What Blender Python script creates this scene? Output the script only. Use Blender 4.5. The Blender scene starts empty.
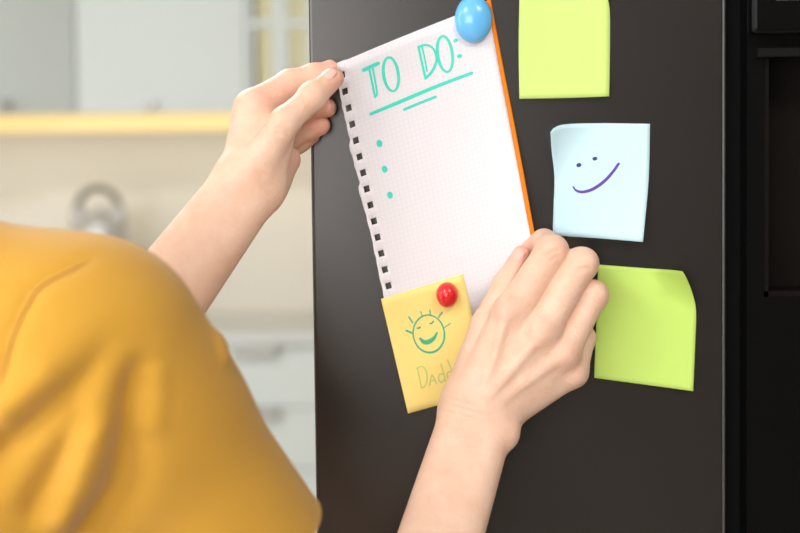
import bpy, bmesh, math
import numpy as np
from mathutils import Vector, Matrix

sc = bpy.context.scene
C = sc.collection
V3 = lambda *a: np.array(a, dtype=np.float64)

# ------------------------------------------------------------------ camera
FPX = 1885.0
CAM = V3(0.0, -1.45, 1.48)
PITCH = math.atan(135.5 / FPX)
ROLL = -0.012
fw = V3(0, math.cos(PITCH), -math.sin(PITCH))
r0 = V3(1, 0, 0)
u0 = np.cross(r0, fw)
rt = r0 * math.cos(ROLL) + u0 * math.sin(ROLL)
up = u0 * math.cos(ROLL) - r0 * math.sin(ROLL)


def P(px, py, o=0.0):
    """world point seen at a pixel of the photo, o millimetres in front of the refrigerator door"""
    d = fw + rt * ((px - 400.0) / FPX) - up * ((py - 266.5) / FPX)
    t = (-o / 1000.0 - CAM[1]) / d[1]
    return CAM + d * t


cam = bpy.data.cameras.new('camera')
co = bpy.data.objects.new('camera', cam)
C.objects.link(co)
cam.sensor_width = 36.0
cam.lens = FPX / 800.0 * 36.0
M = Matrix((rt, up, -fw)).transposed().to_4x4()
M.translation = Vector(CAM)
co.matrix_world = M
cam.dof.use_dof = True
cam.dof.focus_distance = 1.405
cam.dof.aperture_fstop = 5.4
cam.clip_start = 0.05
sc.camera = co

# ------------------------------------------------------------------ materials


def srgb(r, g, b):
    f = lambda c: (c / 12.92 if c <= 0.04045 else ((c + 0.055) / 1.055) ** 2.4)
    return (f(r / 255.0), f(g / 255.0), f(b / 255.0), 1.0)


def mat(name, col, rough=0.5, metal=0.0, coat=0.0, sheen=0.0, spec=0.5, emis=None, estr=0.0, noise=0.0, nscale=20.0,
        bump=0.0, bscale=200.0, stretch=(1, 1, 1), trans=0.0, sss=0.0):
    m = bpy.data.materials.new(name)
    m.use_nodes = True
    nt = m.node_tree
    b = nt.nodes['Principled BSDF']
    b.inputs['Base Color'].default_value = col
    b.inputs['Roughness'].default_value = rough
    b.inputs['Metallic'].default_value = metal
    b.inputs['Coat Weight'].default_value = coat
    b.inputs['Sheen Weight'].default_value = sheen
    b.inputs['Specular IOR Level'].default_value = spec
    b.inputs['Transmission Weight'].default_value = trans
    if sss:
        b.inputs['Subsurface Weight'].default_value = sss
        b.inputs['Subsurface Radius'].default_value = (1.0, 0.35, 0.2)
        b.inputs['Subsurface Scale'].default_value = 0.006
    if emis:
        b.inputs['Emission Color'].default_value = emis
        b.inputs['Emission Strength'].default_value = estr
    if noise or bump:
        tc = nt.nodes.new('ShaderNodeTexCoord')
        mp = nt.nodes.new('ShaderNodeMapping')
        mp.inputs['Scale'].default_value = stretch
        nt.links.new(tc.outputs['Object'], mp.inputs['Vector'])
    if noise:
        n = nt.nodes.new('ShaderNodeTexNoise')
        n.inputs['Scale'].default_value = nscale
        n.inputs['Detail'].default_value = 4
        nt.links.new(mp.outputs[0], n.inputs['Vector'])
        mx = nt.nodes.new('ShaderNodeMix')
        mx.data_type = 'RGBA'
        mx.inputs[6].default_value = tuple(max(0, c * (1 - noise)) for c in col[:3]) + (1,)
        mx.inputs[7].default_value = tuple(min(1, c * (1 + noise)) for c in col[:3]) + (1,)
        nt.links.new(n.outputs['Fac'], mx.inputs[0])
        nt.links.new(mx.outputs[2], b.inputs['Base Color'])
    if bump:
        n2 = nt.nodes.new('ShaderNodeTexNoise')
        n2.inputs['Scale'].default_value = bscale
        n2.inputs['Detail'].default_value = 3
        nt.links.new(mp.outputs[0], n2.inputs['Vector'])
        bp = nt.nodes.new('ShaderNodeBump')
        bp.inputs['Strength'].default_value = bump
        bp.inputs['Distance'].default_value = 0.001
        nt.links.new(n2.outputs['Fac'], bp.inputs['Height'])
        nt.links.new(bp.outputs[0], b.inputs['Normal'])
    return m


MT = {}
MT['steel'] = mat('dark_brushed_steel', (0.062, 0.056, 0.051, 1), rough=0.26, metal=0.78, noise=0.05, nscale=14, stretch=(.3, 1, 14))
MT['steel_edge_highlight'] = mat('steel_edge_highlight', (0.11, 0.108, 0.105, 1), rough=0.35, metal=0.8)  # lighter steel, bevel highlight put into the colour
MT['black'] = mat('black_plastic', (0.004, 0.004, 0.0042, 1), rough=0.6, spec=.15)
MT['gloss_black'] = mat('black_glass', (0.0035, 0.0035, 0.0035, 1), rough=0.22, spec=0.15)
MT['cavity'] = mat('dark_cavity', (0.006, 0.004, 0.003, 1), rough=0.6, spec=.08)
MT['trim_dark'] = mat('dark_trim', (0.007, 0.007, 0.0065, 1), rough=0.8, spec=.1)
MT['display'] = mat('display_text', (0.25, 0.26, 0.27, 1), rough=0.4)
MT['green'] = mat('lime_paper', srgb(209, 236, 134), rough=0.75, spec=0.2, noise=0.02, nscale=40)
MT['green2'] = mat('lime_paper_deep', srgb(198, 228, 114), rough=0.75, spec=0.2, noise=0.02, nscale=40)
MT['blue'] = mat('pale_blue_paper', srgb(208, 238, 247), rough=0.75, spec=0.2, noise=0.02, nscale=40)
MT['yellow'] = mat('yellow_paper', srgb(250, 222, 136), rough=0.75, spec=0.2, noise=0.02, nscale=40)
MT['orange'] = mat('orange_paper', srgb(250, 136, 22), rough=0.6, spec=0.25)
MT['teal_ink'] = mat('teal_ink', srgb(74, 220, 198), rough=0.6)
MT['green_ink'] = mat('green_ink', srgb(60, 178, 132), rough=0.6)
MT['pale_ink'] = mat('pale_green_ink', srgb(190, 205, 120), rough=0.6)
MT['purple_ink'] = mat('purple_ink', srgb(92, 60, 168), rough=0.6)
MT['navy_ink'] = mat('dark_violet_ink', srgb(62, 52, 120), rough=0.6)
MT['mag_blue'] = mat('blue_plastic', srgb(104, 186, 240), rough=0.28, coat=0.3)
MT['mag_red'] = mat('red_plastic', srgb(222, 30, 34), rough=0.3, coat=0.3)
MT['mag_base'] = mat('magnet_base', (0.03, 0.03, 0.03, 1), rough=0.5)
MT['shirt'] = mat('mustard_jersey', srgb(190, 141, 50), rough=0.9, sheen=0.25, spec=0.1, noise=0.04, nscale=25,
                  bump=0.25, bscale=900)
MT['trousers'] = mat('navy_denim', (0.03, 0.05, 0.11, 1), rough=0.9, noise=0.15, nscale=80)
MT['shoe'] = mat('white_shoe', (0.7, 0.7, 0.68, 1), rough=0.6)
MT['hair'] = mat('brown_hair', (0.06, 0.03, 0.015, 1), rough=0.5, noise=0.3, nscale=60, stretch=(8, 8, 1))
MT['eye'] = mat('eye_white', (0.85, 0.85, 0.85, 1), rough=0.2)
MT['iris'] = mat('iris', (0.05, 0.03, 0.02, 1), rough=0.2)
MT['lip'] = mat('lip', srgb(205, 110, 105), rough=0.5)
MT['nail'] = mat('nail', srgb(238, 188, 174), rough=0.35, coat=0.0, sss=0.1)
MT['cab'] = mat('pale_grey_lacquer', srgb(206, 212, 208), rough=0.35, noise=0.01, nscale=4)
MT['cab_shelf'] = mat('cabinet_interior', srgb(200, 178, 120), rough=0.6)
MT['counter'] = mat('grey_quartz', srgb(204, 206, 203), rough=0.3, noise=0.03, nscale=40)
MT['tile'] = mat('beige_backsplash', srgb(226, 220, 208), rough=0.35, noise=0.03, nscale=3)
MT['wall'] = mat('wall_paint', srgb(228, 222, 210), rough=0.9, noise=0.01, nscale=3)
MT['wall_warm'] = mat('warm_wall_paint', srgb(92, 72, 56), rough=0.9, noise=0.02, nscale=3)
MT['ceiling'] = mat('ceiling_paint', srgb(240, 239, 235), rough=0.95, noise=0.01, nscale=3)
MT['floor'] = mat('oak_floor', srgb(196, 186, 172), rough=0.5, noise=0.18, nscale=6, stretch=(1, 8, 1))
MT['chrome'] = mat('brushed_nickel', (0.42, 0.41, 0.38, 1), rough=0.45, metal=1.0)
MT['kettle'] = mat('kettle_steel', (0.62, 0.61, 0.60, 1), rough=0.5, metal=0.6)
MT['kettle_black'] = mat('kettle_handle', (0.24, 0.21, 0.17, 1), rough=0.6)
MT['led'] = mat('led_diffuser', srgb(120, 110, 80), rough=0.5, emis=srgb(255, 222, 146), estr=0.95)
MT['white'] = mat('white_frame', srgb(238, 238, 236), rough=0.5)
MT['added_lampglow'] = mat('added_lamp_diffuser', (1, 1, 1, 1), rough=0.5, emis=(1, 0.95, 0.88, 1), estr=4.0)  # glow of the added ceiling lamps

# glass
g = bpy.data.materials.new('cabinet_glass')
g.use_nodes = True
gb = g.node_tree.nodes['Principled BSDF']
gb.inputs['Base Color'].default_value = (0.80, 0.75, 0.50, 1)
gb.inputs['Transmission Weight'].default_value = 0.2
gb.inputs['Roughness'].default_value = 0.4
gb.inputs['IOR'].default_value = 1.1
MT['glass'] = g

# squared paper
m = mat('squared_paper', srgb(244, 241, 245), rough=0.8, spec=0.2)
nt = m.node_tree
uv = nt.nodes.new('ShaderNodeUVMap')
sep = nt.nodes.new('ShaderNodeSeparateXYZ')
nt.links.new(uv.outputs[0], sep.inputs[0])
facs = []
for k, period in (('X', 0.0036), ('Y', 0.0036)):
    d = nt.nodes.new('ShaderNodeMath'); d.operation = 'DIVIDE'; d.inputs[1].default_value = period
    nt.links.new(sep.outputs[k], d.inputs[0])
    fr = nt.nodes.new('ShaderNodeMath'); fr.operation = 'FRACT'
    nt.links.new(d.outputs[0], fr.inputs[0])
    lt = nt.nodes.new('ShaderNodeMath'); lt.operation = 'LESS_THAN'; lt.inputs[1].default_value = 0.16
    nt.links.new(fr.outputs[0], lt.inputs[0])
    facs.append(lt)
mxm = nt.nodes.new('ShaderNodeMath'); mxm.operation = 'MAXIMUM'
nt.links.new(facs[0].outputs[0], mxm.inputs[0]); nt.links.new(facs[1].outputs[0], mxm.inputs[1])
mx = nt.nodes.new('ShaderNodeMix'); mx.data_type = 'RGBA'
mx.inputs[6].default_value = srgb(235, 231, 235)
mx.inputs[7].default_value = srgb(230, 225, 230)
nt.links.new(mxm.outputs[0], mx.inputs[0])
nt.links.new(mx.outputs[2], nt.nodes['Principled BSDF'].inputs['Base Color'])
MT['page'] = m

# skin
m = mat('skin', srgb(236, 190, 164), rough=0.48, spec=0.35, sss=0.12, bump=0.45, bscale=520)
nt = m.node_tree
b = nt.nodes['Principled BSDF']
at = nt.nodes.new('ShaderNodeAttribute'); at.attribute_name = 'redness'
tc = nt.nodes.new('ShaderNodeTexCoord')
n = nt.nodes.new('ShaderNodeTexNoise'); n.inputs['Scale'].default_value = 48; n.inputs['Detail'].default_value = 8; n.inputs['Roughness'].default_value = .65
nt.links.new(tc.outputs['Object'], n.inputs['Vector'])
m1 = nt.nodes.new('ShaderNodeMix'); m1.data_type = 'RGBA'
m1.inputs[6].default_value = srgb(228, 176, 147); m1.inputs[7].default_value = srgb(246, 217, 195)
nt.links.new(n.outputs['Fac'], m1.inputs[0])
m2 = nt.nodes.new('ShaderNodeMix'); m2.data_type = 'RGBA'
m2.inputs[7].default_value = srgb(232, 150, 132)
nt.links.new(at.outputs['Fac'], m2.inputs[0])
nt.links.new(m1.outputs[2], m2.inputs[6])
nt.links.new(m2.outputs[2], b.inputs['Base Color'])
MT['skin'] = m

# ------------------------------------------------------------------ object helpers


def link_mesh(name, verts, faces, material, parent=None, smooth=True, origin=None):
    me = bpy.data.meshes.new(name)
    off = np.array(parent.location if parent is not None and origin is None else (origin if origin is not None else (0, 0, 0)))
    if parent is not None and parent.parent is not None and origin is None:
        off = off + np.array(parent.parent.location)
    vv = np.asarray(verts, dtype=float) - off
    me.from_pydata([tuple(v) for v in vv], [], [tuple(int(i) for i in f) for f in faces])
    me.materials.append(material)
    if smooth:
        me.polygons.foreach_set('use_smooth', [True] * len(me.polygons))
    me.update()
    o = bpy.data.objects.new(name, me)
    C.objects.link(o)
    if parent is not None:
        o.parent = parent
    elif origin is not None:
        o.location = tuple(origin)
    return o


def tag(o, label=None, cat=None, group=None, kind=None):
    if label: o['label'] = label
    if cat: o['category'] = cat
    if group: o['group'] = group
    if kind: o['kind'] = kind
    return o


def thing(name, label, cat, loc, group=None):
    o = bpy.data.objects.new(name, None)
    o.empty_display_size = 0.05
    C.objects.link(o)
    o.location = tuple(loc)
    return tag(o, label, cat, group)


def bm_obj(name, bm, material, parent=None, smooth=False, bevel=0.0, seg=2):
    if bevel > 0:
        bmesh.ops.bevel(bm, geom=list(bm.edges), offset=bevel, segments=seg, profile=0.6, affect='EDGES', clamp_overlap=True)
    bmesh.ops.recalc_face_normals(bm, faces=bm.faces)
    vs = [tuple(v.co) for v in bm.verts]
    bm.verts.index_update()
    fs = [[v.index for v in f.verts] for f in bm.faces]
    bm.free()
    return link_mesh(name, vs, fs, material, parent, smooth)


def boxes_bm(bxs):
    bm = bmesh.new()
    for (x0, x1, y0, y1, z0, z1) in bxs:
        r = bmesh.ops.create_cube(bm, size=1.0)
        for v in r['verts']:
            v.co = Vector(((v.co.x + .5) * (x1 - x0) + x0, (v.co.y + .5) * (y1 - y0) + y0, (v.co.z + .5) * (z1 - z0) + z0))
    return bm


def box(name, b, material, parent=None, bevel=0.0, seg=2):
    return bm_obj(name, boxes_bm([b] if not isinstance(b[0], tuple) else b), material, parent, bevel=bevel, seg=seg)


def lathe(name, prof, center, material, parent=None, seg=40, axis='z', sx=1.0, sz=1.0):
    vs, fs = [], []
    n = len(prof)
    for i in range(seg):
        a = 2 * math.pi * i / seg
        for (r, h) in prof:
            if axis == 'z':
                vs.append((center[0] + r * math.cos(a), center[1] + r * math.sin(a), center[2] + h))
            else:  # axis towards -y
                vs.append((center[0] + sx * r * math.cos(a), center[1] - h, center[2] + sz * r * math.sin(a)))
    for i in range(seg):
        j = (i + 1) % seg
        for k in range(n - 1):
            fs.append((i * n + k, j * n + k, j * n + k + 1, i * n + k + 1))
    bm = bmesh.new()
    bv = [bm.verts.new(v) for v in vs]
    for f in fs:
        try: bm.faces.new([bv[i] for i in f])
        except ValueError: pass
    bmesh.ops.remove_doubles(bm, verts=bm.verts, dist=1e-6)
    bmesh.ops.dissolve_degenerate(bm, edges=bm.edges, dist=1e-7)
    return bm_obj(name, bm, material, parent, smooth=True)


def tube(name, pts, r, material, parent=None, seg=12):
    pts = [np.array(p, float) for p in pts]
    vs, fs = [], []
    prev = None
    for i, p in enumerate(pts):
        t = pts[min(i + 1, len(pts) - 1)] - pts[max(i - 1, 0)]
        t /= np.linalg.norm(t)
        if prev is None:
            a = np.cross(t, (0.3, 0.2, 1.0))
            if np.linalg.norm(a) < 1e-3: a = np.cross(t, (1, 0, 0))
        else:
            a = prev - t * np.dot(prev, t)
        a /= np.linalg.norm(a); prev = a
        bb = np.cross(t, a)
        rr = r[i] if isinstance(r, (list, tuple)) else r
        for k in range(seg):
            an = 2 * math.pi * k / seg
            vs.append(p + rr * (a * math.cos(an) + bb * math.sin(an)))
    for i in range(len(pts) - 1):
        for k in range(seg):
            k2 = (k + 1) % seg
            fs.append((i * seg + k, i * seg + k2, (i + 1) * seg + k2, (i + 1) * seg + k))
    fs.append(tuple(range(seg))[::-1]); fs.append(tuple(range((len(pts) - 1) * seg, len(pts) * seg)))
    return link_mesh(name, vs, fs, material, parent)


def catmull(pts, n=10):
    pts = [np.array(p, float) for p in pts]
    if len(pts) == 2:
        return [pts[0] + (pts[1] - pts[0]) * t for t in np.linspace(0, 1, n)]
    q = [2 * pts[0] - pts[1]] + pts + [2 * pts[-1] - pts[-2]]
    out = []
    for i in range(1, len(q) - 2):
        p0, p1, p2, p3 = q[i - 1:i + 3]
        for t in np.linspace(0, 1, n, endpoint=False):
            out.append(0.5 * ((2 * p1) + (-p0 + p2) * t + (2 * p0 - 5 * p1 + 4 * p2 - p3) * t * t + (-p0 + 3 * p1 - 3 * p2 + p3) * t ** 3))
    out.append(pts[-1])
    return out


# ------------------------------------------------------------------ sheets (Coons patches)
def edge_fn(pts):
    c = np.array(catmull(pts, 12))
    l = np.r_[0, np.cumsum(np.linalg.norm(np.diff(c, axis=0), axis=1))]
    l /= l[-1]
    return lambda t: np.array([np.interp(t, l, c[:, k]) for k in range(2)])


class Sheet:
    def __init__(self, top, bottom, left, right, off):
        self.T, self.B, self.L, self.R = map(edge_fn, (top, bottom, left, right))
        self.off = off

    def px(self, s, t):
        T, B, L, R = self.T, self.B, self.L, self.R
        c = (1 - t) * T(s) + t * B(s) + (1 - s) * L(t) + s * R(t)
        return c - ((1 - s) * (1 - t) * T(0) + s * (1 - t) * T(1) + (1 - s) * t * B(0) + s * t * B(1))

    def at(self, s, t, lift=0.0):
        p = self.px(s, t)
        return P(p[0], p[1], self.off(s, t) + lift)

    def inv(self, x, y):
        s, t = 0.5, 0.5
        for _ in range(25):
            p = self.px(s, t)
            e = np.array([x, y]) - p
            h = 1e-3
            ds = (self.px(s + h, t) - p) / h if s + h <= 1 else (p - self.px(s - h, t)) / h
            dt = (self.px(s, t + h) - p) / h if t + h <= 1 else (p - self.px(s, t - h)) / h
            J = np.array([ds, dt]).T
            d = np.linalg.solve(J, e)
            s = min(1, max(0, s + d[0])); t = min(1, max(0, t + d[1]))
            if abs(d).max() < 1e-5: break
        return s, t

    def on(self, x, y, lift=0.25):
        s, t = self.inv(x, y)
        return P(x, y, self.off(s, t) + lift)


def solidify(o, th):
    md = o.modifiers.new('thickness', 'SOLIDIFY'); md.thickness = th; md.offset = 0
    return o


def sheet_obj(name, S, ns, nt_, material, label, cat, group=None, skip=None, sarr=None, tarr=None, move=None):
    sarr = np.linspace(0, 1, ns + 1) if sarr is None else sarr
    tarr = np.linspace(0, 1, nt_ + 1) if tarr is None else tarr
    org = S.at(0.5, 0.02)
    vs, uvs = [], []
    w = np.linalg.norm(S.at(1, .5) - S.at(0, .5)); hgt = np.linalg.norm(S.at(.5, 1) - S.at(.5, 0))
    for j, t in enumerate(tarr):
        for i, s in enumerate(sarr):
            p = S.px(s, t)
            if move: p = p + move(i, j, s, t)
            vs.append(P(p[0], p[1], S.off(s, t))); uvs.append((s * w, t * hgt))
    fs = []
    n = len(sarr)
    for j in range(len(tarr) - 1):
        for i in range(n - 1):
            if skip and skip(i, j): continue
            fs.append((j * n + i, (j + 1) * n + i, (j + 1) * n + i + 1, j * n + i + 1))
    o = link_mesh(name, vs, fs, material, None, True, origin=org)
    ul = o.data.uv_layers.new(name='UVMap')
    for lp in o.data.loops:
        ul.data[lp.index].uv = uvs[lp.vertex_index]
    # remove loose verts
    bm = bmesh.new(); bm.from_mesh(o.data)
    bmesh.ops.delete(bm, geom=[v for v in bm.verts if not v.link_faces], context='VERTS')
    bm.to_mesh(o.data); bm.free()
    solidify(o, 0.00022)
    return tag(o, label, cat, group)


def strokes(name, S, lines, material, parent, lift=0.3):
    """each line: (points in the sheet, width or list of widths)"""
    vs, fs = [], []
    for pts, wd in lines:
        c = np.array(catmull(pts, 10))
        n = len(c)
        ws = np.interp(np.linspace(0, 1, n), np.linspace(0, 1, len(wd)), wd) if isinstance(wd, (list, tuple)) else np.full(n, float(wd))
        tg = np.gradient(c, axis=0); ln = np.linalg.norm(tg, axis=1, keepdims=True); ln[ln < 1e-9] = 1; tg = tg / ln
        # rounded ends
        st = [c[0] - tg[0] * ws[0] * .5 * a for a in (1.0, .7)]; en = [c[-1] + tg[-1] * ws[-1] * .5 * a for a in (.7, 1.0)]
        c = np.vstack([st, c, en]); tg = np.vstack([tg[:1], tg[:1], tg, tg[-1:], tg[-1:]])
        ws = np.r_[ws[0] * .35, ws[0] * .75, ws, ws[-1] * .75, ws[-1] * .35]
        nr = np.stack([-tg[:, 1], tg[:, 0]], 1)
        base = len(vs)
        for k in range(len(c)):
            for sg in (-.5, .5):
                q = c[k] + nr[k] * ws[k] * sg
                vs.append(S.on(q[0], q[1], lift))
        for k in range(len(c) - 1):
            a = base + 2 * k
            fs.append((a, a + 2, a + 3, a + 1))
    off = np.array(parent.location)
    return link_mesh(name, vs, fs, material, parent, False)


def ell(cx, cy, rx, ry, ang, a0=0, a1=360, n=14):
    out = []
    for a in np.radians(np.linspace(a0, a1, n)):
        x, y = rx * math.cos(a), ry * math.sin(a)
        ca, sa = math.cos(math.radians(ang)), math.sin(math.radians(ang))
        out.append((cx + x * ca - y * sa, cy + x * sa + y * ca))
    return out


#SECTION_SETTING
# ------------------------------------------------------------------ the room
X0, X1, Y0, Y1, ZC = -3.2, 2.4, -4.2, 4.05, 2.7


def struct(name, bxs, material, bevel=0):
    return tag(box(name, bxs, material, None, bevel), kind='structure')


struct('floor', [(X0 - .1, X1 + .1, Y0 - .1, Y1 + .1, -.1, 0)], MT['floor'])
struct('ceiling', [(X0 - .1, X1 + .1, Y0 - .1, Y1 + .1, ZC, ZC + .1)], MT['ceiling'])
struct('wall_back', [(X0 - .1, X1 + .1, Y1, Y1 + .1, 0, ZC)], MT['tile'])
struct('wall_right', [(X1, X1 + .1, Y0, Y1, 0, ZC)], MT['wall_warm'])
WL = (-3.2, 0.4, 0.85, 2.4)      # window in the left wall: y0,y1,z0,z1
struct('wall_left', [(X0 - .1, X0, Y0, WL[0], 0, ZC), (X0 - .1, X0, WL[1], Y1, 0, ZC),
                     (X0 - .1, X0, WL[0], WL[1], 0, WL[2]), (X0 - .1, X0, WL[0], WL[1], WL[3], ZC)], MT['wall'])
WF = (-2.9, -0.12, 0.9, 2.4)      # unseen window added behind the camera, sized to brighten the fridge reflection: x0,x1,z0,z1
struct('wall_front', [(X0, WF[0], Y0 - .1, Y0, 0, ZC), (WF[1], X1, Y0 - .1, Y0, 0, ZC),
                      (WF[0], WF[1], Y0 - .1, Y0, 0, WF[2]), (WF[0], WF[1], Y0 - .1, Y0, WF[3], ZC)], MT['wall_warm'])
fr = []
ym = (WL[0] + WL[1]) / 2
for a, b2 in ((WL[0], ym), (ym, WL[1])):
    fr += [(X0 - .08, X0 - .02, a, a + .06, WL[2], WL[3]), (X0 - .08, X0 - .02, b2 - .06, b2, WL[2], WL[3]),
           (X0 - .08, X0 - .02, a, b2, WL[2], WL[2] + .06), (X0 - .08, X0 - .02, a, b2, WL[3] - .06, WL[3])]
struct('window_1', fr, MT['white'])
fr = []
xm = (WF[0] + WF[1]) / 2
for a, b2 in ((WF[0], xm), (xm, WF[1])):
    fr += [(a, a + .06, Y0 - .08, Y0 - .02, WF[2], WF[3]), (b2 - .06, b2, Y0 - .08, Y0 - .02, WF[2], WF[3]),
           (a, b2, Y0 - .08, Y0 - .02, WF[2], WF[2] + .06), (a, b2, Y0 - .08, Y0 - .02, WF[3] - .06, WF[3])]
struct('added_window', fr, MT['white'])
# partition the refrigerator stands against
struct('wall_partition', [(0.0, X1, 0.74, 0.86, 0, ZC)], MT['wall'])

# ------------------------------------------------------------------ fridge
fx0, fx1 = P(312.5, 266)[0], P(724.6, 266)[0]
gx = fx1 + 0.018
rx1 = gx + 0.45
fridge = thing('refrigerator', 'large dark steel refrigerator door with papers and magnets stuck on it', 'refrigerator', ((fx0 + rx1) / 2, .36, 0))
box('body', (fx0 + .004, rx1 - .004, .065, .70, .05, 1.86), MT['steel'], fridge, .004)
dL = box('door', (fx0, fx1, 0, .058, .09, 1.85), MT['steel'], fridge, .0025, 3)
dL['label'] = 'left door of dark brushed steel'
box('door_edge_highlight', (fx1 - .0016, fx1 + .0004, -.0006, .03, .095, 1.845), MT['steel_edge_highlight'], fridge, .0005)  # thin lighter strip drawn as the highlight along the door bevel
box('handle_channel', (fx1 - .002, gx + .002, .035, .07, .09, 1.85), MT['black'], fridge)
px_ = lambda x, y: P(x, y)
cz1 = P(780, 50)[2]; cz0 = P(780, 297)[2]
cx0 = P(765, 170)[0]
cx1 = cx0 + .20
# right door around the dispenser cavity
dR = box('door', [(gx, cx0, 0.004, .058, .09, 1.85), (cx1, rx1, 0.004, .058, .09, 1.85), (cx0, cx1, 0.004, .058, cz1, 1.85),
                  (cx0, cx1, 0.004, .058, .09, cz0)], MT['gloss_black'], fridge)
dR['label'] = 'right door of glossy black'
disp = box('dispenser_panel', (P(749, 20)[0], cx1 + .03, -.012, .004, P(780, 34)[2], P(780, 34)[2] + .16), MT['gloss_black'], fridge, .004, 3)
box('dispenser_cavity', [(cx0, cx1, .05, .056, cz0, cz1), (cx0, cx0 + .004, .006, .055, cz0, cz1), (cx1 - .004, cx1, .006, .055, cz0, cz1),
                         (cx0, cx1, .006, .055, cz0, cz0 + .004), (cx0, cx1, .006, .055, cz1 - .004, cz1)], MT['cavity'], fridge)
box('dispenser_trim', (P(757, 55)[0], cx1 + .02, -.004, .004, P(780, 57)[2], P(780, 48)[2]), MT['trim_dark'], fridge, .0008)
zt = P(780, 0.5)[2]
box('display_mark', (P(773, 0)[0], P(773, 0)[0] + .03, -.0128, -.0121, zt - .0005, zt + .004), MT['display'], fridge)
box('paddle', (cx0 + .08, cx0 + .12, .03, .04, cz0 + .06, cz1 - .03), MT['black'], fridge, .003)
box('plinth', (fx0 + .02, rx1 - .02, .09, .68, 0, .05), MT['black'], fridge)

# ------------------------------------------------------------------ kitchen run
YB = Y1 - 0.004
YU = Y1 - .36        # front of wall cabinets


def at_depth(px, py, y):
    d = fw + rt * ((px - 400.0) / FPX) - up * ((py - 266.5) / FPX)
    return CAM + d * ((y - CAM[1]) / d[1])


zU = at_depth(160, 113, YU)[2]
xA = at_depth(76, 60, YU)[0]
xB = at_depth(246, 60, YU)[0]
# lift-up wall cabinet
cabA = thing('wall_cabinet', 'pale grey wall cabinet with plain door left of the glazed cabinet', 'cabinet', ((xA + xB) / 2, YB - .15, zU))
box('body', (xA + .001, xB - .001, YU + .02, YB, zU, zU + .72), MT['cab'], cabA, .001)
dd = box('door', (xA + .0015, xB - .0015, YU, YU + .019, zU + .002, zU + .718), MT['cab'], cabA, .002)
hx = at_depth(150, 106, YU)
box('handle', (hx[0] - .017, hx[0] + .017, YU - .024, YU - .001, hx[2] - .008, hx[2] + .010), MT['chrome'], dd, .003)
# angled corner cabinet at far left
xC = xA - .56
cabC = thing('corner_wall_cabinet', 'pale grey corner wall cabinet with angled door at far left', 'cabinet', (xA - .25, YB - .2, zU))


def prism(name, poly, z0, z1, material, parent, bevel=0.0):
    bm = bmesh.new()
    lo = [bm.verts.new((x, y, z0)) for x, y in poly]; hi = [bm.verts.new((x, y, z1)) for x, y in poly]
    bm.faces.new(lo); bm.faces.new(hi[::-1])
    n = len(poly)
    for i in range(n):
        bm.faces.new((lo[i], lo[(i + 1) % n], hi[(i + 1) % n], hi[i]))
    return bm_obj(name, bm, material, parent, bevel=bevel)


a = V3(xA - .003, YU + .004); bq = V3(xC, YU - .34)
prism('body', [(a[0], a[1] + .022), (bq[0], bq[1] + .022), (bq[0], YB), (a[0], YB)], zU, zU + .72, MT['cab'], cabC)
nn = V3((bq - a)[1], -(bq - a)[0]); nn /= np.linalg.norm(nn)
if nn[1] > 0: nn = -nn
d2 = prism('door', [tuple(a), tuple(bq), tuple(bq - nn * .018), tuple(a - nn * .018)], zU + .002, zU + .718, MT['cab'], cabC, .0015)
hp = at_depth(6, 105, YU - .16)
tube('handle', [(hp[0] - .012, hp[1] - .0, hp[2]), (hp[0] + .012, hp[1] + .012, hp[2])], .012, MT['chrome'], d2)
# glazed cabinet
xD = xB + .62
cabG = thing('glass_wall_cabinet', 'wall cabinet with small glazed panes next to the dark refrigerator', 'cabinet', ((xB + xD) / 2, YB - .15, zU))
box('body', [(xB + .001, xB + .019, YU + .02, YB, zU, zU + .72), (xD - .019, xD - .001, YU + .02, YB, zU, zU + .72),
             (xB + .019, xD - .019, YU + .02, YB, zU, zU + .018), (xB + .019, xD - .019, YU + .02, YB, zU + .702, zU + .72)], MT['cab'], cabG)
bk = box('back_panel', (xB + .019, xD - .019, YB - .012, YB - .001, zU + .018, zU + .702), MT['cab_shelf'], cabG)
box('shelf', (xB + .02, xD - .02, YU + .05, YB - .014, zU + .36, zU + .378), MT['cab_shelf'], cabG)
v1 = [at_depth(p, 50, YU)[0] for p in (253, 272, 288, 307)]
zh1, zh0 = at_depth(270, 19, YU)[2], at_depth(270, 27, YU)[2]
st = v1[2] - v1[1]; pw = v1[1] - v1[0]
bars = []
xs = [(xB + .0015, v1[0])]
x = v1[1]
while x + st < xD - .06:
    xs.append((x, x + st)); x += st + pw
xs.append((x, xD - .0015))
for (p, q) in xs: bars.append((p, q, YU, YU + .019, zU + .002, zU + .718))
for (p, q) in ((zU + .002, zU + .05), (zh0, zh1), (zh0 + .3, zh1 + .3), (zU + .67, zU + .718)): bars.append((xB + .0015, xD - .0015, YU + .0005, YU + .0185, p, q))
dg = box('door', bars, MT['cab'], cabG)
box('pane', (xB + .03, xD - .03, YU + .008, YU + .011, zU + .04, zU + .69), MT['glass'], dg)
# light bar
zb1 = at_depth(100, 114.5, YU + .05)[2]; zb0 = at_depth(100, 132, YU + .05)[2]
tag(box('led_light_bar', (xC + .02, xD, YU + .035, YU + .06, zb0, zU + .0004), MT['led'], None, .004), 'glowing warm yellow light bar under the wall cabinets', 'light')
# counter, base cabinets
YF = Y1 - .60
zT = at_depth(260, 334, YF - .02)[2]
hx1 = at_depth(256, 350, YF)
w = .56
xd0, xd1 = hx1[0] - w / 2, hx1[0] + w / 2
tag(box('countertop', (xd0 - .565, xd1 + .003, YF - .02, YB, zT - .03, zT), MT['counter'], None, .003), 'pale grey countertop under the beige backsplash', 'countertop')


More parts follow.
